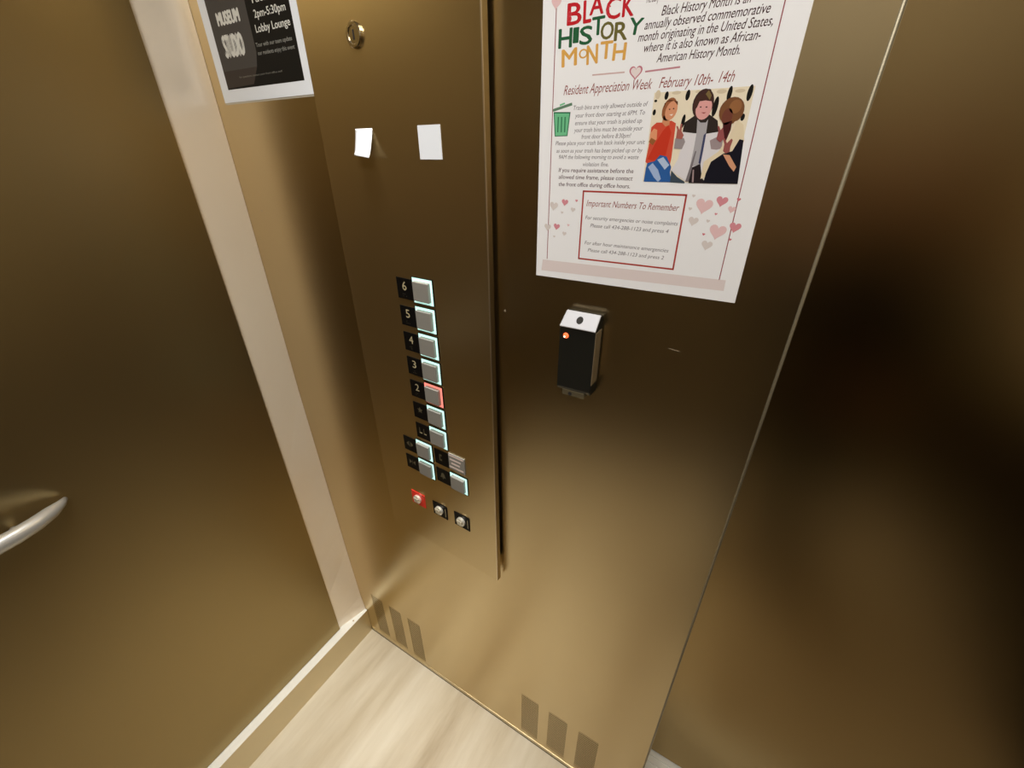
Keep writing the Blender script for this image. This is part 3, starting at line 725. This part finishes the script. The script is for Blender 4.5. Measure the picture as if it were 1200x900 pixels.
# the printed photograph: three people in front of a spotted wall
pr = Print()
def Q(x, y): return at(740 + x / 6.43, 90 + y / 6.43, y1)
def pg(pts, k, col): pr.poly([Q(*p) for p in pts], y1 - 0.00005 * k, ink(*col))
def rect4(fl, fr, ft, fb):
    pass
L_, R_ = Q(130, 450)[0], Q(848, 450)[0]
T_, B_ = (Q(175, 112)[1] + Q(920, 78)[1]) / 2, (Q(90, 790)[1] + Q(775, 805)[1]) / 2
pr.poly([(L_, B_), (R_, B_), (R_, T_), (L_, T_)], y1, ink(232, 220, 196))
def sp(cx, cy, rx, ry, k, col, rot=0.0):
    x, z = Q(cx, cy); pr.disc(x, z, rx * 0.000165, ry * 0.000165, y1 - 0.00005 * k, ink(*col), rot=rot)
for a in ((265, 142, 13, 24), (425, 138, 14, 30), (740, 125, 14, 40), (893, 120, 15, 44), (632, 225, 16, 56), (390, 335, 12, 40), (838, 305, 12, 20), (172, 268, 11, 18), (183, 182, 10, 8), (586, 108, 13, 12)):
    sp(*a, 1, (22, 20, 16), -0.08)
for a in ((340, 120, 30, 10), (505, 112, 20, 8), (680, 110, 30, 12), (820, 105, 30, 10), (200, 135, 18, 26)): sp(*a, 1, (212, 196, 168))
# person on the left
pg([(105, 640), (130, 520), (150, 380), (190, 345), (250, 345), (300, 330), (335, 350), (320, 470), (300, 620), (290, 660), (255, 640), (180, 640), (130, 665)], 2, (205, 78, 56))
pg([(120, 620), (180, 500), (235, 410), (280, 360), (300, 420), (255, 600), (190, 640)], 3, (196, 56, 34))
pg([(135, 500), (140, 430), (170, 390), (195, 400), (190, 470), (160, 510)], 4, (222, 150, 110)); pg([(130, 490), (150, 460), (185, 480), (160, 515)], 5, (150, 92, 50))
pg([(230, 345), (245, 290), (290, 330), (285, 365), (255, 375)], 3, (206, 138, 100))
sp(285, 245, 46, 68, 3, (150, 92, 58), -0.25); sp(300, 255, 38, 56, 4, (214, 148, 112), -0.25); pg([(240, 250), (262, 190), (320, 180), (350, 215), (350, 185), (290, 172), (250, 200)], 5, (96, 56, 34))
sp(288, 245, 5, 4, 6, (70, 40, 30)); sp(318, 240, 5, 4, 6, (70, 40, 30)); pg([(285, 285), (315, 280), (303, 295)], 6, (240, 225, 215))
pg([(92, 790), (108, 690), (120, 650), (175, 635), (215, 590), (265, 600), (300, 680), (290, 720), (300, 795)], 4, (44, 92, 158))
pg([(125, 680), (160, 650), (200, 700), (222, 770), (200, 792), (170, 760)], 5, (160, 180, 216)); pg([(195, 625), (240, 605), (285, 665), (250, 700)], 5, (176, 192, 220))
# person in the middle
pg([(330, 540), (340, 460), (385, 420), (470, 300), (600, 300), (660, 380), (690, 470), (680, 530), (600, 640), (560, 760), (520, 770), (400, 785), (300, 705), (350, 620), (370, 545)], 5, (218, 214, 218))
pg([(385, 415), (400, 345), (480, 290), (590, 285), (650, 330), (655, 415), (560, 430), (470, 425)], 6, (46, 38, 34))
pg([(490, 430), (497, 320), (520, 345), (560, 345), (578, 320), (562, 430), (520, 660), (440, 680), (470, 540)], 7, (168, 164, 168)); pg([(545, 440), (565, 420), (540, 560), (520, 660), (505, 650), (530, 520)], 8, (62, 66, 100))
pg([(320, 540), (330, 465), (395, 460), (405, 490), (380, 545)], 6, (150, 140, 142)); pg([(600, 545), (590, 480), (640, 455), (690, 470), (680, 540), (640, 550)], 6, (156, 140, 142))
sp(540, 205, 66, 84, 7, (66, 42, 38)); sp(545, 238, 50, 64, 8, (220, 160, 156)); pg([(480, 250), (478, 180), (510, 140), (560, 120), (600, 140), (606, 185), (560, 178), (515, 185), (495, 230)], 9, (70, 44, 36))
pg([(585, 100), (605, 140), (590, 175), (560, 130)], 10, (120, 100, 60))
sp(522, 228, 6, 4, 10, (80, 50, 50)); sp(566, 228, 6, 4, 10, (80, 50, 50)); pg([(525, 268), (565, 268), (545, 278)], 10, (150, 70, 70))
pg([(335, 465), (345, 400), (338, 370), (350, 372), (362, 400), (372, 352), (384, 356), (378, 410), (395, 440), (380, 470)], 9, (166, 94, 84))
pg([(430, 800), (440, 690), (520, 655), (530, 760), (560, 802)], 8, (34, 26, 30)); pg([(455, 795), (462, 700), (472, 700), (468, 795)], 9, (160, 138, 140))
pg([(290, 795), (300, 705), (345, 755), (400, 790), (400, 802)], 7, (60, 72, 84))
pg([(405, 790), (480, 560), (490, 560), (430, 790)], 9, (120, 112, 116))
# person on the right
pg([(520, 770), (545, 640), (660, 560), (740, 420), (790, 320), (845, 360), (850, 480), (780, 640), (700, 700)], 9, (224, 208, 178))
pg([(540, 802), (560, 730), (600, 640), (690, 580), (760, 560), (815, 470), (845, 478), (800, 806)], 10, (20, 19, 30))
sp(755, 255, 74, 74, 10, (120, 78, 48)); sp(722, 300, 32, 46, 11, (112, 62, 48)); sp(785, 225, 36, 38, 11, (146, 98, 60))
pg([(690, 470), (690, 350), (760, 330), (745, 420), (715, 490)], 11, (70, 26, 26)); pg([(775, 340), (795, 330), (720, 500), (705, 500)], 12, (232, 214, 190))
pg([(640, 470), (655, 410), (650, 370), (662, 372), (672, 402), (690, 380), (696, 420), (700, 460), (670, 495)], 12, (150, 80, 80))
pg([(690, 560), (700, 510), (690, 460), (705, 465), (720, 500), (755, 465), (764, 478), (745, 530), (740, 565), (710, 578)], 13, (150, 84, 80))
pg([(690, 585), (740, 590), (790, 680), (770, 715), (735, 670)], 12, (208, 150, 116))
ph = pr.build('printed_photograph', po, O)

# dark notice at the upper left, in a clear sleeve
QX0, QX1, QZB, QZT = -0.004, 0.262, 1.772, 2.055
p1 = empty('event_poster', (QX0, 0, QZB))
tag(p1, 'black and white event notice in a clear sleeve above the corner of the steel wall', 'poster')
O1 = (QX0, 0, QZB)
xl0, xl1 = at(265, 121)[0], at(369, 110)[0]; xs1 = at(374.2, 114)[0]
zb1 = (at(265, 121)[1] + at(369, 110.5)[1]) / 2
obj('clear_sleeve', box(xl0 - QX0, xs1 - QX0, -0.0010, -0.0002, zb1 - QZB - 0.003, QZT - QZB), M_CLEAR, p1)
obj('sleeve_gap', box(xl1 - QX0, xl1 + 0.0016 - QX0, -0.0013, -0.0009, zb1 - QZB, QZT - QZB), M_DARK, p1)
obj('paper_sheet', box(xl0 - QX0, xl1 - QX0, -0.0018, -0.0009, zb1 - QZB, QZT - QZB), M_PAPER2, p1)
pr = Print(); ya, yb, yc = -0.00185, -0.00190, -0.00195
bl = at(268.8, 105.8)[0]; br = at(358, 94.2)[0]; zb = (at(268.8, 105.8)[1] + at(358, 94.2)[1]) / 2; mx_ = at(303, 67)[0]; zm = at(303, 78)[1]
pr.poly([(bl, zb), (br, zb), (br, QZT - 0.02), (bl, QZT - 0.02)], ya, ink(24, 22, 19))
pr.poly([(bl, zm), (mx_ - 0.008, zm), (mx_, zm + 0.02), (mx_, QZT - 0.02), (bl, QZT - 0.02)], yb, ink(78, 74, 70))
pr.poly([(bl, zb + 0.002), (mx_ - 0.03, zb + 0.004), (mx_ - 0.008, zm), (bl, zm)], yb, ink(66, 58, 52))
pr.build('dark_print', p1, O1)
WH = ink(222, 222, 216)
def l1(name, t_, a, b, cap, m, off=0.0, fit=False):
    xa, za = at(*a); xb, zb_ = at(*b)
    letters(name, t_, xa, xb, (za + zb_) / 2, cap, yc, m, p1, O1, offset=off, fit=fit)
l1('headline', 'MUSEUM', (257, 31.0), (282, 25.0), 0.0175, WH, 0.10, True)
l1('headline', 'STUDIO', (266.5, 68.5), (288, 63.5), 0.031, WH, 0.09, True)
l1('printed_line', 'Tuesdays', (294.5, 3.0), (332, -4.0), 0.0095, WH, 0.02)
l1('printed_line', '2pm-5:30pm', (299.5, 20.5), (336.3, 13.0), 0.0105, WH, 0.022)
l1('printed_line', 'Lobby Lounge', (301.5, 37.8), (341.8, 30.5), 0.0105, WH, 0.022)
l1('printed_line', 'Tour with our team update', (301.7, 55.5), (343.7, 47.3), 0.0058, ink(150, 150, 144), 0.01)
l1('printed_line', 'our residents enjoy this event', (304, 65), (346.7, 57), 0.0058, ink(150, 150, 144), 0.01)
l1('printed_line', 'for questions contact your front office staff', (282, 91.5), (332.5, 84.7), 0.0028, ink(128, 126, 118), 0.0)

# wall scuffs: two small pale marks and a dent
pr = Print(); sm = mat('pale_scuff', (0.55, 0.46, 0.33), 0.4, 0.6)
for (u, v, a_, b_) in ((790, 410, 0.009, 0.0006), (592, 364, 0.002, 0.002), (307, 247, 0.003, 0.002)):
    x, z = at(u, v); pr.disc(x, z, a_, b_, -0.0004, sm, rot=-0.1)
sfo = pr.build('scuff_marks', wf, (0, 0, 0))
